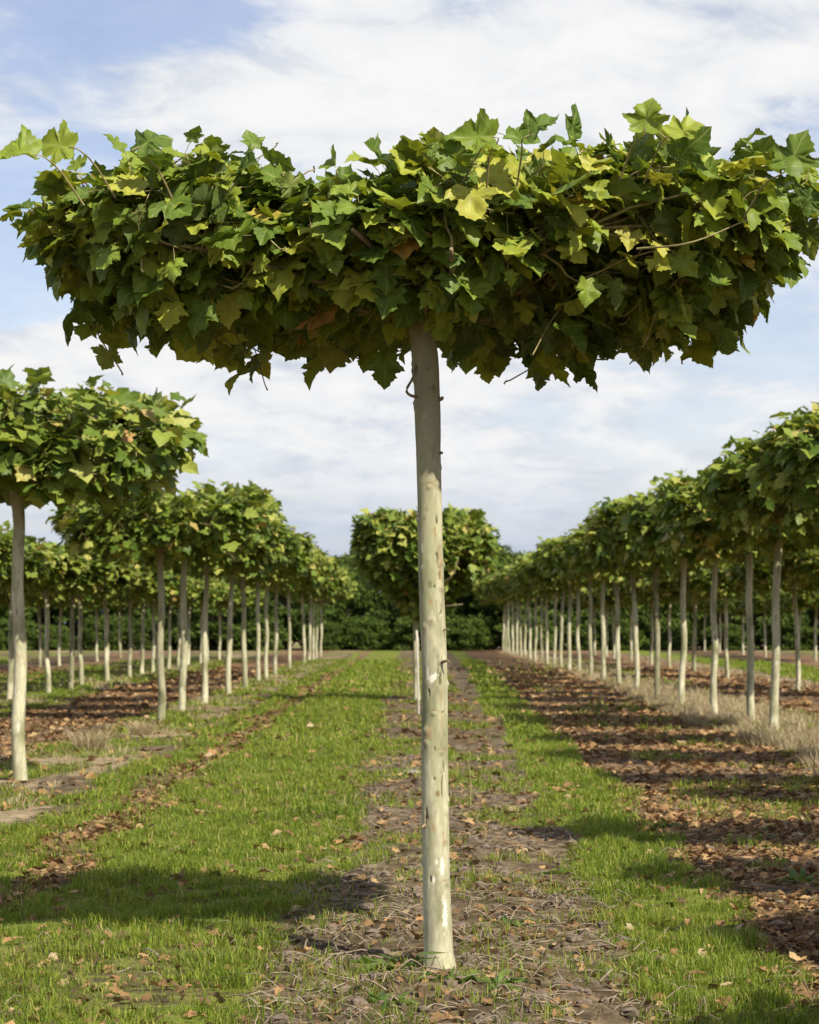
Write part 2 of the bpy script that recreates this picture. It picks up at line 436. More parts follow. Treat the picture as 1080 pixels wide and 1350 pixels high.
# ------------------------------------------------------------------ crowns
def grow_crown(seed, shoots, box, n_shoot, per, lsize, tmpl, limbs=9, trunk_top=(0, 0, 2.1), twig_n=5, twig_r=.0035, extra=None, curl=.5):
    """flat trained crown: limbs from the stem head, thin shoots on them, leaves on stalks along each shoot"""
    rg = np.random.default_rng(seed)
    (x0, x1), (y0, y1) = box
    lm, br, tw = MB(), MB(), MB()
    tt = np.array(trunk_top, float)
    pts = []
    a0 = rg.uniform(0, 6.28)
    zb, zt = shoots['z']
    for k in range(limbs):
        a = a0 + k * 2 * np.pi / limbs + rg.normal(0, .15)
        d = np.array([np.cos(a), np.sin(a)])
        t = min((x1 if d[0] > 0 else -x0) / max(abs(d[0]), .05), (y1 if d[1] > 0 else -y0) / max(abs(d[1]), .05)) * rg.uniform(.5, .72)
        e = tt[:2] + d * t
        ze = zb + (zt - zb) * rg.uniform(.2, .5)
        mid = tt[:2] + d * t * .45 + rg.normal(0, .05, 2)
        P = curve([tt + [0, 0, -.04], tt + [d[0] * .1, d[1] * .1, .08], [mid[0], mid[1], (tt[2] * .4 + ze * .6) + rg.normal(0, .03)], [e[0], e[1], ze]], 14)
        tube(br, P, np.linspace(.026, .007, 14), 7)
        pts.append(P)
    pts = np.concatenate(pts)
    B, T, S = shoots['sample'](rg, n_shoot)       # shoot start, tip
    n = len(B)
    allb, allt, alln, alls = [], [], [], []
    for i in range(n):
        j = np.argmin(((pts - B[i]) ** 2).sum(1))
        p0 = pts[j]
        mid = B[i] + rg.normal(0, .015, 3)
        D0 = unit(T[i] - B[i])
        thin = unit(mid - p0) @ D0 < .35
        if thin: p0 = mid - D0 * .03                            # springs from a fork among the leaves
        P = curve([p0, (p0 + mid) / 2 + rg.normal(0, .012, 3), mid, (mid + T[i]) / 2 + rg.normal(0, .015, 3) + [0, 0, .02], T[i]], 9)
        tube(tw, P, np.linspace(twig_r * (.8 if thin else 1.6), twig_r * .5, 9), 4)
        D = unit(T[i] - B[i])
        k = per + rg.integers(-1, 2)
        s = np.linspace(.12, 1.0, k) + rg.normal(0, .03, k)
        Q = B[i] + (T[i] - B[i]) * s[:, None] + [0, 0, 0]
        side = unit(np.cross(D, [0, 0, 1.]) + 1e-3)
        ang = np.arange(k) * 2.4 + rg.uniform(0, 6.28)
        up = np.cross(side, D)
        rad = np.cos(ang)[:, None] * side + np.sin(ang)[:, None] * up
        pet = unit(D * .55 + rad * .8 + rg.normal(0, .15, (k, 3))) * rg.uniform(.03, .085, (k, 1)) * (lsize / .14)
        base = Q + pet
        for a, b in zip(Q, base):
            tube(tw, np.stack([a, (a + b) / 2 + [0, 0, .006], b]), twig_r * .38, 3, False)
        rz = np.clip((base[:, 2:3] - zb) / (zt - zb), 0, 1)
        outw = unit(np.concatenate([base[:, :2] - tt[:2], np.zeros((k, 1))], 1))
        drp = .85 - .85 * rz + rg.normal(0, .22, (k, 1))
        tip = unit(unit(pet) * .7 + outw * .45 + rg.normal(0, .35, (k, 3)) + np.array([0, 0, -1.]) * drp)
        nr = np.array([0, 0, .95]) * (.5 + .5 * rz) + outw * .34 + rg.normal(0, .36, (k, 3)) + np.array([.10, -.12, .1])
        allb.append(base); allt.append(tip); alln.append(nr)
        alls.append(lsize * rg.uniform(.5, 1.22, k) * (1 - .25 * (s > .9)))
    if extra is not None:
        allb.append(extra[0]); allt.append(extra[1]); alln.append(extra[2]); alls.append(extra[3])
    leaves(lm, np.concatenate(allb), np.concatenate(allt), np.concatenate(alln), np.concatenate(alls), tmpl, curl, rg)
    return lm, br, tw

def slab_shoots(ax, ay, zb, zt, cx=0., cy=0., ztop=None, front=0., taper=.16, ends=.03, ln=(.22, .42), p=3.2, edge=.55):
    """shoots spread through a flat, square-ish pad"""
    def sample(rg, n):
        Bs, Ts = [], []
        while len(Bs) < n:
            u = rg.uniform(-1, 1, 3)
            if rg.random() < edge:                              # more leaf on the rim and on top
                k = rg.integers(0, 3); 
                if k < 2: u[k] = math.copysign(rg.uniform(.72, 1), u[k])
                else: u[2] = rg.uniform(.5, 1)
            if abs(u[0]) ** p + abs(u[1]) ** p + abs(u[2]) ** 3 * .55 > 1.12: continue
            lum = .88 + .22 * vnoise(np.array(u[0] * 3 + 9), np.array(u[1] * 3 + 5), int(ax * 100))
            lum *= 1 - taper * (1 - (u[2] * .5 + .5)) ** 1.3
            x = cx + u[0] * ax * lum; y = cy + u[1] * ay * lum
            top = zt if ztop is None else zt + ztop(x)
            bot = zb + front * max(0., -u[1]) ** 1.5 + ends * (abs(u[0]) ** 2.2 if u[0] < 0 else -.8 * math.sin(min(u[0] * 1.35, 1.) * 3.14))
            z = bot + (top - bot) * (u[2] * .5 + .5)
            tip = np.array([x, y, z])
            o = np.array([u[0] * ax, u[1] * ay, 0]); o = o / (np.linalg.norm(o) + .25)
            d = unit(o * .8 + rg.normal(0, .38, 3) + np.array([0, 0, .42 * u[2] + .1]))
            L = rg.uniform(*ln)
            if d @ np.array([u[0], u[1], .55 * u[2]]) < .1: d = unit(d * [.4, .4, .3] + np.array([u[0], u[1], .45 * u[2]]) * .9)
            if u[2] > .45 and rg.random() < .22:                # free shoots rise out of the top
                d = unit(o * .7 + rg.normal(0, .35, 3) + np.array([0, 0, .9])); tip = tip + d * rg.uniform(.04, .13)
            Bs.append(tip - d * L); Ts.append(tip)
        return np.array(Bs), np.array(Ts), None
    return {'z': (zb, zt), 'sample': sample}

def goblet_shoots(zb, zt, r0, r1):
    def sample(rg, n):
        Bs, Ts = [], []
        while len(Bs) < n:
            h = rg.random() ** .8; r = r0 + (r1 - r0) * sstep(0, .62, h) * (1 - .24 * h ** 4)
            a = rg.uniform(0, 6.28); q = 1 - rg.random() ** 2 * .6
            rr = r * (.9 + .2 * vnoise(np.array(a * 2), np.array(h * 4), 9)) / max(abs(np.cos(a)), abs(np.sin(a))) ** .12
            t = np.array([np.cos(a) * rr * q + .10, np.sin(a) * rr * q, zb + (zt - zb) * h])
            d = unit(np.array([np.cos(a), np.sin(a), .5]) + rg.normal(0, .4, 3))
            Bs.append(t - d * rg.uniform(.2, .36)); Ts.append(t)
        return np.array(Bs), np.array(Ts), None
    return {'z': (zb, zt), 'sample': sample}

# ------------------------------------------------------------------ stems
def grow_trunk(pts, rads, n_side, n_ring, seed, marks=(), knots=24, fork=True):
    rg = np.random.default_rng(seed)
    P = curve(pts, n_ring)
    zz = np.array([p[2] for p in pts])
    rad = np.interp(P[:, 2], zz, rads)
    th = np.arange(n_side) / n_side * 2 * np.pi
    TH, ZZ = np.meshgrid(th, P[:, 2])
    rm = 1 + .05 * (fbm(np.cos(TH) * 1.5 + 5 + seed, ZZ * 2.5 + np.sin(TH) * 1.5, seed) - .5) + .05 * (fbm(np.cos(TH) * 3 + seed, ZZ * 7 + np.sin(TH) * 3, seed + 5) - .5)
    rm = rm + .10 * (fbm(np.zeros_like(ZZ) + seed, ZZ * 4.5, seed + 9) - .5)
    mark = np.zeros((n_ring, n_side, 3))
    for k in range(knots):                                      # healed pruning knots stand a little proud
        kz = rg.uniform(.08, P[-1, 2] * .97); ka = rg.uniform(0, 6.28); s = rg.uniform(.006, .014)
        da = (TH - ka + np.pi) % (2 * np.pi) - np.pi
        d2 = (da * .048 / s) ** 2 + ((ZZ - kz) / s) ** 2
        rm = rm + .13 * np.exp(-d2 * .8)
        m = np.exp(-d2 * 4.) * rg.uniform(.15, .7)
        mark[..., 2 if rg.random() < .5 else 0] = np.maximum(mark[..., 2 if rg.random() < .5 else 0], m)
        if rg.random() < .6:                                    # faint branch-bark ridge over the knot
            d3 = (da * .048 / .02) ** 2 + ((ZZ - kz - .012 + .25 * (da * .048) ** 2 / .02) / .003) ** 2
            mark[..., 2] = np.maximum(mark[..., 2], .5 * np.exp(-d3))
    for (kind, kz, ka, sz, sa) in marks:
        da = (TH - ka + np.pi) % (2 * np.pi) - np.pi
        wob = 1 + 1.7 * (fbm(TH * 11 + kz * 50, ZZ * 60, 3) - .5)
        d2 = (np.abs(da) * .048 / sa * wob) ** 2.2 + (np.abs(ZZ - kz) / sz * wob) ** 2.2
        mark[..., kind] = np.maximum(mark[..., kind], (.8 if kind == 0 else .75) * (1 - sstep(.5, 1.3, d2)))
        if kind == 0: rm = rm - .06 * (1 - sstep(.5, 1.2, d2))
    mb = MB(); tube(mb, P, rad, n_side, True, rm)
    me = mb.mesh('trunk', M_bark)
    ca = me.color_attributes.new('mark', 'FLOAT_COLOR', 'POINT')
    c = np.concatenate([mark.reshape(-1, 3), np.zeros((1, 3))])
    ca.data.foreach_set('color', np.concatenate([c, np.ones((len(c), 1))], 1).ravel().astype(np.float32))
    return me

def tree(name, loc, label, group, trunk_me, crown, rz=0, z=None):
    t = empty(name, loc, rz)
    tag(t, label, 'tree', group)
    lm, br, tw = crown
    link('trunk', trunk_me, t)
    link('branches', br, t)
    c = link('crown', lm, t)
    link('twigs', tw, c)
    return t

def crown_meshes(cr, leafmat):
    lm, br, tw = cr
    return lm.mesh('crown', leafmat), br.mesh('branches', M_branch), tw.mesh('twigs', M_twig)

# ------------------------------------------------------------------ the tree in front
MAIN = np.array([.115, 9.07, 0.])
def px(x, y, d):            # picture point at a known distance -> metres (used once, to lay the scene out)
    return np.array([(x - 540) / 3312 * d, d, 1.25 + (822 - y) / 3312 * d])

def main_tree():
    S = 9.07 / 3312
    cx = lambda p: (p - 540) * S - MAIN[0]
    stem = [(cx(581), 0, -.05), (cx(580), 0, 0), (cx(578.5), 0, .06), (cx(575.5), 0, .35), (cx(573), .005, .78), (cx(573), .01, 1.06), (cx(568.5), .01, 1.42), (cx(566), .005, 1.75), (cx(563.5), 0, 2.05), (cx(560), 0, 2.22), (cx(553), .01, 2.36)]
    rads = [.070, .061, .0535, .0485, .0475, .047, .0455, .0445, .0465, .05, .042]
    # bark marks: (colour, height, angle round the stem, half height, half width); 4.71 faces the camera
    F = 4.71
    marks = [(1, .20, F + .55, .05, .008), (1, .375, F + .45, .028, .009), (1, .33, F - .25, .010, .006), (1, .392, F + .02, .008, .005),
             (0, .665, F + .55, .045, .0035), (0, .73, F + .75, .018, .004), (0, .33, F - .45, .012, .005), (0, .635, F + .15, .006, .006),
             (0, .69, F - .05, .005, .004), (2, .64, F + .2, .008, .009), (0, 1.045, F + .45, .028, .0045), (0, 1.10, F + .3, .05, .002),
             (1, 1.055, F - .12, .013, .014), (1, 1.08, F - .55, .02, .004), 
             (0, 1.29, F + .75, .012, .004), (0, 1.42, F + .75, .012, .005), (0, 1.385, F + .2, .006, .004), (0, 1.49, F + .55, .022, .005), (2, 1.46, F + .8, .07, .006),
             (1, 1.52, F - .7, .016, .003), (1, 1.455, F - .75, .008, .006), (2, 1.58, F + .4, .02, .006), (0, 1.62, F + .55, .014, .003), (2, 1.33, F - .1, .01, .008),
             (2, .86, F - .45, .02, .008), (2, .9, F + .6, .03, .004), (0, .56, F - .75, .03, .004), (2, .47, F + .6, .03, .006), 
             (2, .98, F + .5, .02, .004), (0, 1.00, F - .4, .012, .003), (2, .52, F - .2, .014, .004), (0, .80, F + .05, .004, .004), (0, .93, F + .62, .006, .003)]
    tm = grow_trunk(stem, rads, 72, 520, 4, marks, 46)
    zt_of = lambda x: .05 * np.tanh((x - .1) * 2.2) + .035 * math.sin(x * 5.2 + .7)
    sh = slab_shoots(1.44, .92, 2.36, 2.86, cx=-.10, cy=.28, front=.04, ztop=zt_of, taper=.12, ends=.06, ln=(.22, .44), edge=.62)
    # single leaves and sprays that stick out past the outline
    rg = np.random.default_rng(77)
    spots = [(1035, 222, 8.0, (.5, -.1, 1), .15), (48, 205, 7.9, (-1, -.1, .1), .14), (95, 195, 8., (-.8, 0, .2), .12), (180, 196, 8., (.4, .1, .3), .12),
             (650, 182, 7.95, (-1, 0, .15), .13), (695, 180, 8., (.6, 0, .4), .13), (735, 475, 9.6, (-.5, -.4, -.3), .14), (510, 470, 9.2, (-.2, -.3, -1), .13),
             (850, 172, 8.2, (.1, 0, .7), .12), (885, 178, 8.2, (.7, 0, .4), .12)]
    eb = np.array([px(a, b, d) - MAIN for a, b, d, _, _ in spots]); et = np.array([s[3] for s in spots], float); es = np.array([s[4] for s in spots])
    en = np.array([0, -.75, .65]) + rg.normal(0, .25, (len(spots), 3))
    cr = grow_crown(5, sh, ((-1.15, 1.1), (-1.1, 1.1)), 590, 9, .132, LEAF_HI, limbs=9, trunk_top=(cx(555), .01, 2.32), extra=(eb, et, en, es), twig_r=.0042, curl=.5)
    for b, e in list(zip(eb, et)):                                    # stalks that carry those leaves
        inner = b * np.array([.90, 1, 1]) + [0, .16, 0]; inner[2] = b[2] + (-.13 if b[2] > 2.5 else .15)
        tube(cr[2], curve([inner, (inner + b) / 2 + [0, 0, .03], b - unit(e) * .02, b + unit(e) * .01], 8), np.linspace(.0035, .0018, 8), 5)
    # long bare shoots seen against the leaves on the right
    for a, b, c in (((840, 328), (910, 320), (985, 290)),):
        tube(cr[2], curve([px(*a, 8.3) - MAIN, px(*b, 8.16) - MAIN, px(*c, 8.2) - MAIN], 12), np.linspace(.004, .0022, 12), 6)
    t = tree('plane_tree', tuple(MAIN), 'large flat-crowned tree in front, its pale scarred trunk alone in the middle strip', None, tm, crown_meshes(cr, M_leaf))
    tr = [c for c in t.children if c.name.startswith('trunk')][0]
    def stub(pts, r0, r1):
        m = MB(); P = curve([px(a, b, 9.07 - o) - MAIN for a, b, o in pts], 10); tube(m, P, np.linspace(r0, r1, 10), 8)
        link('twig_stub', m.mesh('twig_stub', M_branch), tr)
    stub([(552, 524, .02), (541, 521, .05), (536, 514, .06), (545, 497, .05), (549, 480, .03)], .006, .004)
    stub([(577, 526, .01), (582, 526, .02), (584, 523, .02)], .009, .005)
    stub([(578, 597, .01), (582, 597, .02), (584, 597, .02)], .007, .004)
    stub([(583, 873, .03), (590, 871, .05), (594, 876, .05)], .006, .002)
    stub([(586, 830, .02), (593, 830, .03)], .004, .002)
    stub([(560, 1088, .03), (556, 1091, .05)], .007, .004)
    return t
main_tree()

# ------------------------------------------------------------------ the rows
ORD = ['first', 'second', 'third', 'fourth', 'fifth', 'sixth', 'seventh', 'eighth', 'ninth', 'tenth', 'eleventh', 'twelfth', 'thirteenth', 'fourteenth', 'fifteenth',
       'sixteenth', 'seventeenth', 'eighteenth', 'nineteenth', 'twentieth', 'twenty-first', 'twenty-second', 'twenty-third', 'twenty-fourth', 'twenty-fifth', 'twenty-sixth']

def row_trunk(seed, lean):
    rg = np.random.default_rng(seed)
    k = rg.normal(0, .013, (5, 2))
    pts = [(0, 0, -.06), (0, 0, 0), (k[0, 0], k[0, 1], .4), (k[1, 0] + lean * .3, k[1, 1], .95), (k[2, 0] + lean * .6, k[2, 1], 1.5), (k[3, 0] * .6 + lean * .85, k[3, 1], 2.0), (lean, 0, 2.22), (lean, 0, 2.36)]
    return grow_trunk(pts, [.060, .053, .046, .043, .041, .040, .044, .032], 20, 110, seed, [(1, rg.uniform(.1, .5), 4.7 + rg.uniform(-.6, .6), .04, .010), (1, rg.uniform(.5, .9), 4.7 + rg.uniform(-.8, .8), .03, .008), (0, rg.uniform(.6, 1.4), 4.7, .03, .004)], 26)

NV = 6
PROTO = []
for k in range(NV):
    lean = [.0, -.03, .05, -.06, .02, .03][k]
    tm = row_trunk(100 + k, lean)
    sh = slab_shoots(1.27, .92, 2.26, 2.98, ztop=(lambda x, k=k: .05 * math.sin(x * 4 + k)), ln=(.2, .4), edge=.6)
    cr = grow_crown(40 + k, sh, ((-1.2, 1.2), (-.85, .85)), 340, 8, .15, LEAF_LO, limbs=8, trunk_top=(lean, 0, 2.28), twig_r=.004)
    PROTO.append((tm, crown_meshes(cr, M_leaf_row)))

first_use = {}
def place(k, x, y, label, group, rz=0., sz=1., sx=1., sy=1.):
    if k not in first_use:
        t = tree('plane_tree', (x, y, 0), label, group, PROTO[k][0], PROTO[k][1]); first_use[k] = t
    else:
        t = copy_tree(first_use[k]); t.location = (x, y, 0); t['label'] = label; t['group'] = group
    t.location.z = float(height(x, y)) - .005
    t.rotation_euler = (0, 0, rz); t.scale = (sx, sy, sz)
    return t

rr = np.random.default_rng(8)
def rot(): return (0. if rr.random() < .5 else math.pi) + rr.normal(0, .08)
G = 'trees in the row right of the lane'
xs_r = [1020, 990, 942, 899, 867, 839, 816, 796, 778.4, 763.3, 750.5, 740, 730.8, 721.6, 713.7, 705.7, 699, 692.5, 687, 681.4, 676, 671, 667.4, 664]
last = None
for i, x_ in enumerate(xs_r):
    d = 4.2 * 3312 / (x_ - 540)
    look = ['flat-crowned tree in straw', 'flat-crowned tree beside the nearest trunk'][i] if i < 2 else 'flat-crowned tree'
    lab = f'{look}, {ORD[i]} trunk from the near end of the right row' if i < 23 else 'last and farthest flat-crowned tree at the wood end of the right row'
    place((i * 5 + 2) % NV, 4.2, d, lab, G, rot(), rr.uniform(.96, 1.05), sx=rr.uniform(1., 1.12), sy=rr.uniform(1.05, 1.3))
place(1, 4.15, 24.9, 'leafy flat crown at the right edge above the first right-row trunk', G, rot(), 1., sy=1.0)
place(3, 4.2, 21.2, 'nearest and highest leafy crown cut off by the right edge of the picture', G, rot(), 1., sy=1.0)
for i, d in enumerate([18.2, 15.8, 13.0, 10.4, 7.9, 5.4, 2.9]):
    place((i * 2 + 1) % NV, (4.45 if d > 15 else 3.75) + rr.uniform(-.15, .3), d + rr.uniform(-.35, .35), 'near flat-crowned tree of the right row standing past the right edge', 'trees of the right row past the edge', rot(), .98, sx=rr.uniform(.85, 1.), sy=rr.uniform(.6, .95))

G = 'trees in the row left of the lane'
xs_l = [27, 212, 240, 270, 301.7, 323.4, 341, 351.5, 362.7, 382, 401, 408, 413.5, 417.6, 423]
for i, x_ in enumerate(xs_l):
    L = 3.05; d = L * 3312 / (540 - x_)
    L = 3.05 + .32 * d / 90; d = L * 3312 / (540 - x_)
    lab = 'large near tree with a pale trunk at the left edge of the picture' if i == 0 else f'flat-crowned tree, {ORD[i]} pale trunk from the near end of the left row'
    if i == len(xs_l) - 1: lab = 'last and farthest flat-crowned tree of the left row, beside the grass lane'
    place((i * 5 + 1) % NV, -L, d, lab, G, rot(), 1.03 if i == 0 else rr.uniform(.95, 1.03), sx=1.17 if i == 0 else rr.uniform(.98, 1.08), sy=1.15 if i == 0 else rr.uniform(1.05, 1.3))

G = 'trees in the second row on the left'
d = 36.
i = 0
for x_ in [5, 55, 82, 108, 143, 169, 186, 202, 222, 238, 252, 264, 275, 286, 296, 305]:
    d = 6.5 * 3312 / (540 - x_)
    lab = f'lower thin-trunked tree, {ORD[i]} from the left edge in the second left row'
    place((i * 3 + 2) % NV, -6.5 + rr.normal(0, .08), d, lab, G, rot(), .83, sy=1.3); i += 1
for d in (33.5, 36.8):
    place(4 if d < 35 else 0, -6.5, d, 'low crown of the second left row cut by the left edge, ' + ('nearer of the two' if d < 35 else 'farther of the two'), G, rot(), .83, sy=1.3)
G = 'trees in the third row on the left'
for i, d in enumerate(np.arange(62, 92, 4.2)):
    place((i * 5) % NV, -10.4 + rr.normal(0, .1), d, f'small distant tree, {ORD[i]} from the left edge in the third left row', G, rot(), .82, sy=1.5)
G = 'trees in the second row on the right'
for i, x_ in enumerate([1057, 963, 915, 886, 860, 828, 809, 795, 783]):
    d = 7.3 * 3312 / (x_ - 540)
    place((i * 5 + 3) % NV, 7.3 + rr.normal(0, .08), d, f'lower thin-trunked tree, {ORD[i]} from the right edge in the second right row', G, rot(), .86, sy=1.7)
place(2, 7.35, 42.3, 'low leafy crown of the second right row cut by the right edge', G, rot(), .86, sy=1.5)
G = 'trees in the third row on the right'
for i, x_ in enumerate([1075, 1053, 1026, 1009, 980, 949, 929]):
    d = 13.3 * 3312 / (x_ - 540)
    place((i * 5 + 4) % NV, 13.3, d, f'far tree with thin pale trunk, {ORD[i]} from the right edge in the third right row', G, rot(), .8, sy=1.6)

def second_centre_tree():
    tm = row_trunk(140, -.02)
    sh = goblet_shoots(1.5, 2.98, .30, 1.16)
    cr = grow_crown(60, sh, ((-1., 1.), (-1., 1.)), 680, 8, .15, LEAF_LO, limbs=9, trunk_top=(-.02, 0, 1.65), twig_r=.0045)
    tube(cr[1], curve([(.15, -.95, 1.75), (.5, -1.2, 1.95), (.62, -1.25, 2.2), (.6, -1.25, 2.26)], 10), np.linspace(.012, .008, 10), 6)
    tube(cr[1], curve([(.1, -.5, 1.5), (.45, -1.05, 1.52), (.7, -1.1, 1.55)], 8), np.linspace(.014, .009, 8), 6)
    return tree('plane_tree', (.125, 40., 0), 'goblet-crowned tree half hidden behind the front trunk in the middle strip', None, tm, crown_meshes(cr, M_leaf_row))
second_centre_tree()

def stake(x, y, h, lean, label):
    m = MB(); P = np.array([(0, 0, -.1), (lean * .3, 0, h * .4), (lean * .7, 0, h * .8), (lean, 0, h)])
    tube(m, P, [.015, .015, .014, .013], 8)
    return tag(link('stake', m.mesh('stake', M_stake), None, (x, y, 0)), label, 'stake')
stake(.125, 33.5, 1.16, -.03, 'pale wooden stake close behind the front trunk on its left')

# ------------------------------------------------------------------ woodland at the field's end
def wood_variant(seed, hgt, wid, low):
    rg = np.random.default_rng(seed)
    tr = MB(); P = curve([(0, 0, -.2), (rg.normal(0, .08), 0, hgt * .3), (rg.normal(0, .15), 0, hgt * .62), (rg.normal(0, .2), 0, hgt * .9)], 12)
    tube(tr, P, np.linspace(.13, .03, 12), 8)
    cl = []
    n = 60
    for k in range(n):
        h = low + (1 - low) * rg.random() ** 1.05
        r = wid * (1 - abs((h - .48) / .62) ** 2.2) ** .5 if abs((h - .48) / .62) < 1 else .1
        a = rg.uniform(0, 6.28); q = rg.random() ** .45
        c = np.array([np.cos(a) * r * q, np.sin(a) * r * q, hgt * h]); cl.append(c)
        j = int(np.clip(h - .25, 0, .95) * 11)
        if k % 3 == 0: tube(tr, curve([P[j], (P[j] + c) / 2 + [0, 0, .1], c], 6), np.linspace(.04, .012, 6), 5)
    cl = np.array(cl)
    m = 130
    B = np.repeat(cl, m, 0)
    off = rg.normal(0, 1, (len(B), 3)); off = unit(off) * rg.random((len(B), 1)) ** .4 * np.array([.42, .42, .20]) * np.repeat(rg.uniform(.7, 1.4, n), m)[:, None]
    B = B + off; B[:, 2] = np.clip(B[:, 2], .12, None)
    tip = unit(off * [1, 1, .4] + rg.normal(0, .25, B.shape) + [0, 0, -.12]); nr = rg.normal(0, .4, B.shape) + [0, -.2, .8]
    lm = MB(); leaves(lm, B, tip, nr, rg.uniform(.12, .22, len(B)), (np.array([(0, .4), (0, 0), (.28, .35), (.2, .7), (0, 1), (-.2, .7), (-.28, .35)]), np.array([(0, 1, 2), (0, 2, 3), (0, 3, 4), (0, 4, 5), (0, 5, 6), (0, 6, 1)])), .4, rg)
    return tr.mesh('trunk', M_darkbark), lm.mesh('crown', M_wood_leaf)
WV = [wood_variant(200, 3.5, 1.7, .06), wood_variant(201, 3.9, 1.9, .1), wood_variant(202, 3.3, 1.9, .04), wood_variant(203, 4.0, 1.6, .15), wood_variant(204, 2.2, 1.7, .03)]
wfirst = {}
def wood(k, x, y, s, label, group):
    if k not in wfirst:
        t = empty('woodland_tree', (x, y, 0)); link('trunk', WV[k][0], t); link('crown', WV[k][1], t); wfirst[k] = t
    else: t = copy_tree(wfirst[k])
    t.location = (x, y, 0); t.rotation_euler = (0, 0, rr.uniform(0, 6.28)); t.scale = (s * rr.uniform(.95, 1.15), s * rr.uniform(.95, 1.15), s)
    tag(t, label, 'tree', group)
where = lambda x: ('under the left rows' if x < -5 else 'just left of the middle strip' if x < 0 else 'just right of the middle strip' if x < 4.4 else 'behind the right rows')
cnt = {}
def nth(key):
    cnt[key] = cnt.get(key, 0) + 1
    return ORD[min(cnt[key] - 1, 25)]
for i, x in enumerate(np.arange(-27, 28, 1.9)):
    y = 119 + rr.normal(0, 1.2); w = where(x)
    wood(i % 4, x + rr.normal(0, .3), y, rr.uniform(.92, 1.22), f'bushy wood-edge tree {w}, {nth("f" + w)} from the left', 'trees along the edge of the wood')
for i, x in enumerate(np.arange(-28, 29, 2.3)):
    y = 124 + rr.normal(0, .8); w = where(x)
    wood((i + 1) % 4, x + rr.normal(0, .4), y, rr.uniform(1.0, 1.4), f'taller second-rank wood tree {w}, {nth("s" + w)} from the left', 'trees in the second rank of the wood')
for i, x in enumerate(np.arange(-26, 27, 2.4)):
    w = where(x)
    wood(4, x + rr.normal(0, .4), 116.6 + rr.normal(0, .4), rr.uniform(.5, .72), f'low wood-edge bush {w}, {nth("b" + w)} from the left', 'bushes at the foot of the wood')
for i, x in enumerate([-8.5, -5.6, -3.0, 3.3, 6.2, 8.6, 10.9]):
    wood((i + 2) % 4, x * 1.55, 185 + rr.normal(0, 3), rr.uniform(1.5, 1.75), f'distant tree topping the wood behind, {ORD[i]} counted from the left', 'far trees topping the wood')

# ------------------------------------------------------------------ ground vegetation
def in_view(x, y, m=.9): return np.abs(x) < .165 * y + m

def scatter(n, x0, x1, y0, y1, rg):
    """points thinning with distance"""
    u = rg.random(n); y = np.exp(np.log(y0) + u * (np.log(y1) - np.log(y0)))
    x = rg.uniform(x0, x1, n)
    k = in_view(x, y); return x[k], y[k]

def blades(mb, x, y, z, hgt, wid, lean, rg):
    n = len(x); a = rg.uniform(0, 6.28, n); b = a + rg.normal(1.57, .5, n)
    dx, dy = np.cos(a), np.sin(a); lx, ly = np.cos(b) * lean * hgt, np.sin(b) * lean * hgt
    o = np.zeros(n)
    base = np.stack([x, y, z], -1)
    wv = np.stack([dx * wid, dy * wid, o], -1)
    mid = base + np.stack([lx * .35, ly * .35, hgt * .55], -1)
    tip = base + np.stack([lx, ly, hgt * (1 - .35 * np.minimum(lean, 1.3))], -1)
    V = np.stack([base - wv, base + wv, mid - wv * .8, mid + wv * .8, tip], 1)
    T = np.array([(0, 1, 3), (0, 3, 2), (2, 3, 4)])
    mb.add(V.reshape(-1, 3), (np.arange(n)[:, None, None] * 5 + T).reshape(-1, 3))

def grass():
    rg = np.random.default_rng(3); mb = MB()
    # bands of distance: (from, to, blades per square metre, width, height)
    for y0, y1, den, wd, hh in ((6.8, 11, 8500, .0019, .046), (11, 16, 5200, .0026, .050), (16, 26, 2200, .004, .055), (26, 45, 700, .007, .06), (45, 85, 190, .014, .07)):
        X = .165 * y1 + .9
        n = int(2 * X * (y1 - y0) * den)
        x = rg.uniform(-X, X, n); y = rg.uniform(y0, y1, n)
        k = in_view(x, y); x, y = x[k], y[k]
        g, l, d = cover(x, y)
        cl = fbm(x * 6, y * 6, 91, 3)
        wn = fbm(x * .9, y * .5, 95, 3)
        p = g * (.35 + 1.1 * sstep(.35, .6, cl)) * (.45 + .75 * sstep(.32, .5, wn))
        k = rg.random(len(x)) < p; x, y, cl = x[k], y[k], cl[k]
        h = hh * rg.uniform(.4, 1.35, len(x)) * (.5 + 1.1 * sstep(.3, .75, cl))
        blades(mb, x, y, height(x, y) - .004, h, wd * rg.uniform(.6, 1.3, len(x)), rg.uniform(.1, 1.1, len(x)), rg)
    tag(link('grass', mb.mesh('grass', M_grass, False)), 'short green turf growing in the mown lanes and patches', 'grass', kind='stuff')
grass()

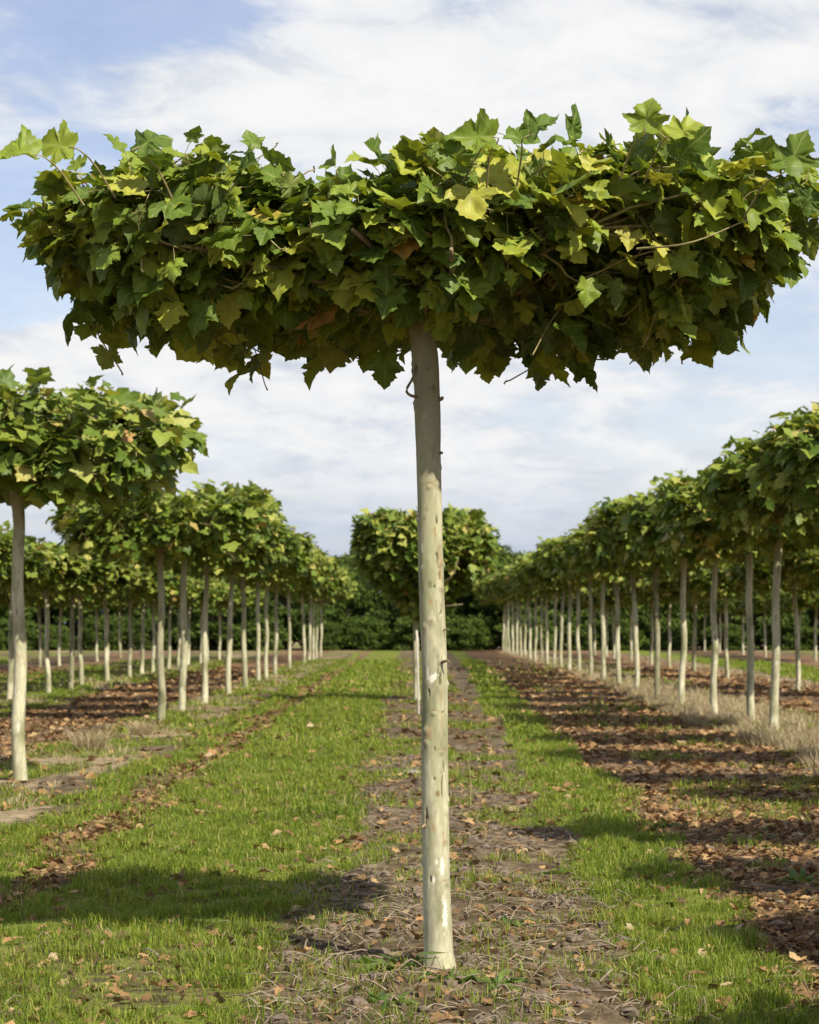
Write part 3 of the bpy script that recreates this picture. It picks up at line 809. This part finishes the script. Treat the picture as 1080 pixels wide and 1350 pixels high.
def tuft_mesh(mb, cx, cy, cz, r, h, n, rg, w=.003):
    a = rg.uniform(0, 6.28, n); q = rg.random(n) ** .6
    x = cx + np.cos(a) * r * q; y = cy + np.sin(a) * r * q
    out_ = np.stack([np.cos(a), np.sin(a), np.zeros(n)], -1) * (q * .9 + rg.normal(0, .25, n))[:, None]
    hh = h * rg.uniform(.45, 1.1, n)
    base = np.stack([x, y, np.full(n, cz - .01)], -1)
    mid = base + out_ * (hh * .35)[:, None] + np.stack([np.zeros(n), np.zeros(n), hh * .6], -1)
    tip = mid + out_ * (hh * .55)[:, None] + np.stack([rg.normal(0, .03, n), rg.normal(0, .03, n), hh * rg.uniform(-.1, .4, n)], -1)
    b = rg.uniform(0, 6.28, n); wv = np.stack([np.cos(b), np.sin(b), np.zeros(n)], -1) * w
    V = np.stack([base - wv, base + wv, mid - wv * .8, mid + wv * .8, tip], 1)
    T = np.array([(0, 1, 3), (0, 3, 2), (2, 3, 4)])
    mb.add(V.reshape(-1, 3), (np.arange(n)[:, None, None] * 5 + T).reshape(-1, 3))

def straw():
    rg = np.random.default_rng(14); mb = MB()
    for (x0, x1, y0, y1, n, h) in ((3.4, 4.9, 18.5, 50, 950, .23), (3.5, 4.9, 50, 112, 330, .2), (-3.6, -2.6, 17, 60, 130, .12), (-7.2, -5.8, 34, 90, 150, .16), (6.7, 8.2, 40, 100, 180, .2)):
        x, y = scatter(n, x0, x1, y0, y1, rg)
        x = x + (drift(y) if x0 > 0 else 0) * .45
        g, l, d = cover(x, y); k = rg.random(len(x)) < d * 1.25 + .1
        for a, b in zip(x[k], y[k]):
            s = rg.uniform(.5, 1.2)
            tuft_mesh(mb, a, b, float(height(a, b)), .11 * s, h * s, int(26 if b < 45 else 12), rg, .0035 if b < 45 else .008)
    tag(link('dry_grass', mb.mesh('dry_grass', M_straw, False)), 'pale dry straw standing along the tree rows', 'dry grass', kind='stuff')
    m = MB(); tuft_mesh(m, 0, 0, 0, .13, .30, 420, rg, .003)
    o = link('straw_tuft', m.mesh('straw_tuft', M_straw, False), None, (-3.12, 24.6, float(height(-3.12, 24.6))))
    tag(o, 'rounded tuft of pale dry grass right of the near left trunk', 'grass tuft')
    m = MB(); tuft_mesh(m, 0, 0, 0, .12, .22, 260, rg, .0035)
    o = link('straw_tuft', m.mesh('straw_tuft', M_straw, False), None, (-3.02, 28.2, float(height(-3.02, 28.2))))
    tag(o, 'smaller straw tuft between the rounded tuft and the second left trunk', 'grass tuft')
straw()

def fallen():
    rg = np.random.default_rng(23); mb = MB()
    for y0, y1, den, sz in ((6.8, 12, 1000, .038), (12, 20, 560, .052), (20, 36, 170, .08), (36, 70, 45, .12)):
        X = .165 * y1 + .9; n = int(2 * X * (y1 - y0) * den)
        x = rg.uniform(-X, X, n); y = rg.uniform(y0, y1, n)
        k = in_view(x, y); x, y = x[k], y[k]
        g, l, d = cover(x, y)
        k = rg.random(len(x)) < np.where(l > .35, l, l * .55 + .02) * .8; x, y, g = x[k], y[k], g[k]
        n = len(x)
        z = height(x, y) + rg.uniform(.004, .022, n) + g * .012
        a = rg.uniform(0, 6.28, n)
        tip = np.stack([np.cos(a), np.sin(a), rg.normal(0, .22, n)], -1)
        nr = np.stack([rg.normal(0, .38, n), rg.normal(0, .38, n), np.ones(n)], -1)
        leaves(mb, np.stack([x, y, z], -1), tip, nr, sz * rg.uniform(.4, 1.5, n), LEAF_LO, 1.7, rg, .8)
    tag(link('fallen_leaves', mb.mesh('fallen_leaves', M_dead, True)), 'brown and orange dead leaves strewn over the ground', 'fallen leaves', kind='stuff')
fallen()

def debris():
    rg = np.random.default_rng(31); mb = MB()
    for y0, y1, den in ((6.8, 12, 130), (12, 24, 45)):
        X = 3.6; n = int(2 * X * (y1 - y0) * den)
        x = rg.uniform(-X, X, n); y = rg.uniform(y0, y1, n)
        k = in_view(x, y); x, y = x[k], y[k]
        soil = np.maximum(band(x, -.5, .95, .1), .35 * band(x - drift(y), 1.6, 3.6, .1)) + .06
        k = rg.random(len(x)) < soil; x, y = x[k], y[k]
        for a, b in zip(x, y):
            L = rg.uniform(.03, .17); t = rg.uniform(0, 6.28); z = float(height(a, b)) + .008
            p = np.array([a, b, z]); d = np.array([np.cos(t), np.sin(t), rg.normal(0, .12)]) * L
            tube(mb, curve([p, p + d * .5 + [0, 0, rg.uniform(0, .03)] + rg.normal(0, .01, 3), p + d], 5), np.linspace(.003, .0012, 5) * rg.uniform(.6, 1.5), 4)
    tag(link('twig_litter', mb.mesh('twig_litter', M_stick)), 'dry stems and broken twigs littering the bare soil', 'litter', kind='stuff')
    # clods of earth
    mc = MB()
    n = 3200
    x = rg.uniform(-.5, 3.4, n); y = np.exp(rg.uniform(np.log(6.9), np.log(26), n)); k = in_view(x, y); x, y = x[k], y[k]
    g, l, d = cover(x, y); k = (g < .25) & (rg.random(len(x)) < np.where(x < .95, .8, .25)); x, y = x[k], y[k]
    ico = np.array([(math.cos(a) * math.cos(b), math.sin(a) * math.cos(b), math.sin(b)) for b in (-.9, -.2, .5) for a in np.arange(7) * .8976 + b] + [(0, 0, 1.)])
    q = np.array([(r * 7 + i, r * 7 + (i + 1) % 7, r * 7 + 7 + (i + 1) % 7, r * 7 + 7 + i) for r in range(2) for i in range(7)]); tr = np.array([(14 + i, 14 + (i + 1) % 7, 21) for i in range(7)])
    for a, b in zip(x, y):
        s = rg.uniform(.008, .035) * np.array([rg.uniform(.8, 1.4), rg.uniform(.8, 1.4), rg.uniform(.5, .9)])
        mc.add(ico * s * rg.uniform(.75, 1.2, (len(ico), 1)) + [a, b, float(height(a, b)) + .002], tr, q)
    tag(link('soil_clods', mc.mesh('soil_clods', M_clod, False)), 'small clods of dry earth on the bare strips', 'soil', kind='stuff')
M_clod = simple('earth_clod', (.07, .05, .036), (.21, .165, .125), 35)
debris()

def weed(x, y, s, seed, label, nl=15):
    rg = np.random.default_rng(seed); mb = MB()
    a = rg.uniform(0, 6.28, nl); e = rg.uniform(.1, .9, nl)
    tip = np.stack([np.cos(a), np.sin(a), e], -1); nr = np.stack([-np.cos(a) * .6, -np.sin(a) * .6, np.ones(nl)], -1) + rg.normal(0, .2, (nl, 3))
    tm = (np.array([(0, .5), (0, 0), (.04, .15), (.10, .45), (.08, .7), (0, 1), (-.08, .7), (-.10, .45), (-.04, .15)]), np.array([(0, i, i + 1) for i in range(1, 8)] + [(0, 8, 1)]))
    leaves(mb, np.stack([np.cos(a) * .01, np.sin(a) * .01, np.zeros(nl)], -1), tip, nr, s * rg.uniform(.6, 1.15, nl), tm, .9, rg)
    o = link('weed', mb.mesh('weed', M_weed), None, (x, y, float(height(x, y))))
    tag(o, label, 'weed', 'weeds on the bare strip')
for i, (a, b, s, lab) in enumerate([(528, 1283, .17, 'leafy green weed just left of the front trunk foot'), (592, 1300, .12, 'small weed just below the front trunk foot'), (655, 1305, .12, 'low weed right of the front trunk foot near the bottom edge'),
        (668, 1222, .13, 'green weed between the front trunk foot and the right turf'), (505, 1330, .11, 'weed at the bottom edge below the leafy weed'), (745, 1150, .12, 'weed at the edge of the right turf beside the litter'),
        (1000, 1095, .14, 'green weed alone among dead leaves on the right strip'), (470, 1215, .11, 'weed on bare soil where the trunk shadow crosses'), (880, 1090, .15, 'broad weed among leaves right of the turf edge'), (1055, 1165, .16, 'weed among litter by the right edge')]):
    d = 1.25 * 3312 / (b - 822); weed((a - 540) / 3312 * d, d, s, 300 + i, lab)

def stalk(a, b, h, label, seed):
    rg = np.random.default_rng(seed)
    d = 1.25 * 3312 / (b - 822); m = MB()
    tube(m, curve([(0, 0, -.02), (rg.normal(0, .008), 0, h * .4), (rg.normal(-.01, .01), 0, h * .75), (-.02, 0, h)], 10), np.linspace(.005, .0025, 10), 6)
    tag(link('dry_stalk', m.mesh('dry_stalk', M_twig), None, ((a - 540) / 3312 * d, d, float(height((a - 540) / 3312 * d, d)))), label, 'stalk')
stalk(620, 1070, .33, 'tall thin dry stalk standing in soil right of the front trunk', 1)
stalk(599, 1068, .14, 'short dry stalk between the front trunk and the tall stalk', 2)
stalk(637, 1110, .16, 'short stalk in front of the tall stalk on bare soil', 3)

def stone(a, b, s, seed, label):
    rg = np.random.default_rng(seed); d = 1.25 * 3312 / (b - 822); x = (a - 540) / 3312 * d
    mb = MB(); n, m = 16, 9
    th = np.arange(n) / n * 6.2832; ph = np.linspace(-.6, 1.5, m)
    TH, PH = np.meshgrid(th, ph)
    r = 1 + .5 * (fbm(np.cos(TH) * 1.4 + seed, np.sin(TH) * 1.4 + PH, seed) - .5)
    V = np.stack([np.cos(TH) * np.cos(PH) * r * s[0], np.sin(TH) * np.cos(PH) * r * s[1], np.sin(PH) * r * s[2]], -1).reshape(-1, 3)
    i = np.arange(m - 1)[:, None] * n; j = np.arange(n)[None]; k = (j + 1) % n
    mb.add(V, None, np.stack([i + j, i + k, i + n + k, i + n + j], -1).reshape(-1, 4))
    tag(link('stone', mb.mesh('stone', M_stone), None, (x, d, float(height(x, d)))), label, 'stone')
stone(1045, 1140, (.075, .06, .022), 5, 'flat grey stone lying in the litter near the right edge')
stone(825, 1240, (.04, .035, .02), 6, 'small pale stone on the right turf')
stone(540, 1025, (.09, .07, .03), 7, 'pale lump of dry earth or stone left of the front trunk')
stone(342, 1030, (.05, .04, .02), 8, 'whitish pebble on the left turf')

# ------------------------------------------------------------------ light, sky, camera
SUN_EL = 45.; sun_to = Vector((.62, -.785, 0)).normalized()
sd = Vector((sun_to.x * math.cos(R(SUN_EL)), sun_to.y * math.cos(R(SUN_EL)), math.sin(R(SUN_EL))))
sl = bpy.data.lights.new('sun', 'SUN'); sl.energy = 5.0; sl.angle = R(.5); sl.color = (1., .92, .77)
so = bpy.data.objects.new('sun', sl); COL.objects.link(so); so.rotation_euler = (-sd).to_track_quat('-Z', 'Y').to_euler()

def world():
    w = bpy.data.worlds.new('World'); SC.world = w; w.use_nodes = True
    w.node_tree.nodes.clear(); N = NT(w.node_tree)
    sky = N.new('ShaderNodeTexSky', sky_type='NISHITA'); sky.sun_disc = False
    sky.sun_elevation = R(SUN_EL); sky.sun_rotation = math.atan2(sd.x, sd.y); sky.air_density = 1.; sky.dust_density = .6; sky.ozone_density = 1.2
    tc = N.new('ShaderNodeTexCoord'); sp = N.new('ShaderNodeSeparateXYZ'); N.lk(tc.outputs['Generated'], sp.inputs[0])
    x, y, z = sp.outputs
    zc = N.math('MAXIMUM', z, 0.)
    den = N.math('ADD', zc, .22)
    cv = N.new('ShaderNodeCombineXYZ')
    N.lk(N.math('DIVIDE', x, den), cv.inputs[0]); N.lk(N.math('DIVIDE', y, den), cv.inputs[1])
    n1 = N.noise(N.mapping(cv.outputs[0], (3.6, 3.2, 1), (3.3, 1.7, 0)), 1.0, 9, .6, .5)
    n2 = N.noise(N.mapping(cv.outputs[0], (9.5, 8.5, 1), (7.1, .4, 0)), 1.0, 8, .62, .4)
    yy = N.math('MAXIMUM', y, .05)
    u = N.math('DIVIDE', x, yy); v = N.math('DIVIDE', z, yy)
    front = N.math('GREATER_THAN', y, .05)
    def blob(px_, py_, su, sv, amp):
        a = N.math('DIVIDE', N.math('SUBTRACT', u, (px_ - 540) / 3312), su / 3312); b = N.math('DIVIDE', N.math('SUBTRACT', v, (822 - py_) / 3312), sv / 3312)
        e = N.math('EXPONENT', N.math('MULTIPLY', N.math('ADD', N.math('MULTIPLY', a, a), N.math('MULTIPLY', b, b)), -.5))
        return N.math('MULTIPLY', N.math('MULTIPLY', e, amp), front)
    def total(bl):
        s = None
        for b in bl:
            b = blob(*b); s = b if s is None else N.math('ADD', s, b)
        return s
    bias = total([(170, 50, 170, 60, -.30), (30, 330, 110, 90, -.26), (330, 30, 60, 26, -.12), (620, 8, 50, 24, -.16), (1010, 430, 130, 60, -.16), (1000, 160, 90, 70, -.08), (700, 560, 200, 26, -.12),
                  (420, 100, 200, 70, .34), (520, 120, 60, 30, .1), (860, 70, 240, 80, .24), (60, 465, 120, 26, .24), (560, 500, 260, 40, .16), (570, 615, 110, 22, .2), (300, 640, 260, 22, .05), (900, 470, 60, 20, .1)])
    dens = N.math('ADD', N.math('ADD', N.math('MULTIPLY', n1, .75), N.math('MULTIPLY', n2, .25)), N.math('ADD', bias, .07))
    mask = N.mapr(dens, .44, .62, .20, 1.)
    mask = N.math('MULTIPLY', mask, N.mapr(y, -.1, .6, .55, 1.))  # unseen sky behind the camera is less cloudy, to lower the ambient light
    shade = N.math('ADD', N.math('MULTIPLY', n2, .75), N.math('MULTIPLY', dens, .5))
    cl = N.ramp(shade, [(.46, (.56, .62, .74)), (.58, (.73, .775, .85)), (.70, (.90, .91, .935)), (.84, (.98, .98, .975))])
    # sky: Nishita, scaled to the same units as the clouds
    skyc = N.new('ShaderNodeVectorMath', operation='SCALE'); N.lk(sky.outputs[0], skyc.inputs[0]); skyc.inputs['Scale'].default_value = SKYK
    skyt = N.mix(1., skyc.outputs[0], (1.06, .93, .97, 1), 'MULTIPLY')
    cls = N.new('ShaderNodeVectorMath', operation='SCALE'); N.lk(cl, cls.inputs[0]); cls.inputs['Scale'].default_value = CLOUDK
    c = N.mix(mask, skyt, cls.outputs[0])
    low = N.mapr(v, .012, .075, .75, 0.)
    c = N.mix(low, c, (.46 * CLOUDK, .55 * CLOUDK, .72 * CLOUDK, 1))
    bg = N.new('ShaderNodeBackground'); N.lk(c, bg.inputs[0]); bg.inputs[1].default_value = .1
    o = N.new('ShaderNodeOutputWorld'); N.lk(bg.outputs[0], o.inputs[0])
SKYK = .95; CLOUDK = 6.3
world()

cam = bpy.data.cameras.new('camera'); co = bpy.data.objects.new('camera', cam); COL.objects.link(co)
co.location = (0, 0, 1.25); co.rotation_euler = (math.pi / 2, 0, 0)
cam.sensor_fit = 'VERTICAL'; cam.sensor_height = 36; cam.sensor_width = 36; cam.lens = 36 * 3312 / 1350
cam.shift_y = 147 / 1350; cam.clip_end = 5000
cam.dof.use_dof = True; cam.dof.focus_distance = 8.7; cam.dof.aperture_fstop = 9.
SC.camera = co
SC.view_settings.view_transform = 'Standard'; SC.view_settings.look = 'None'; SC.view_settings.exposure = .6; SC.view_settings.gamma = 1.
SC.cycles.max_bounces = 6; SC.cycles.transparent_max_bounces = 4; SC.cycles.use_denoising = True
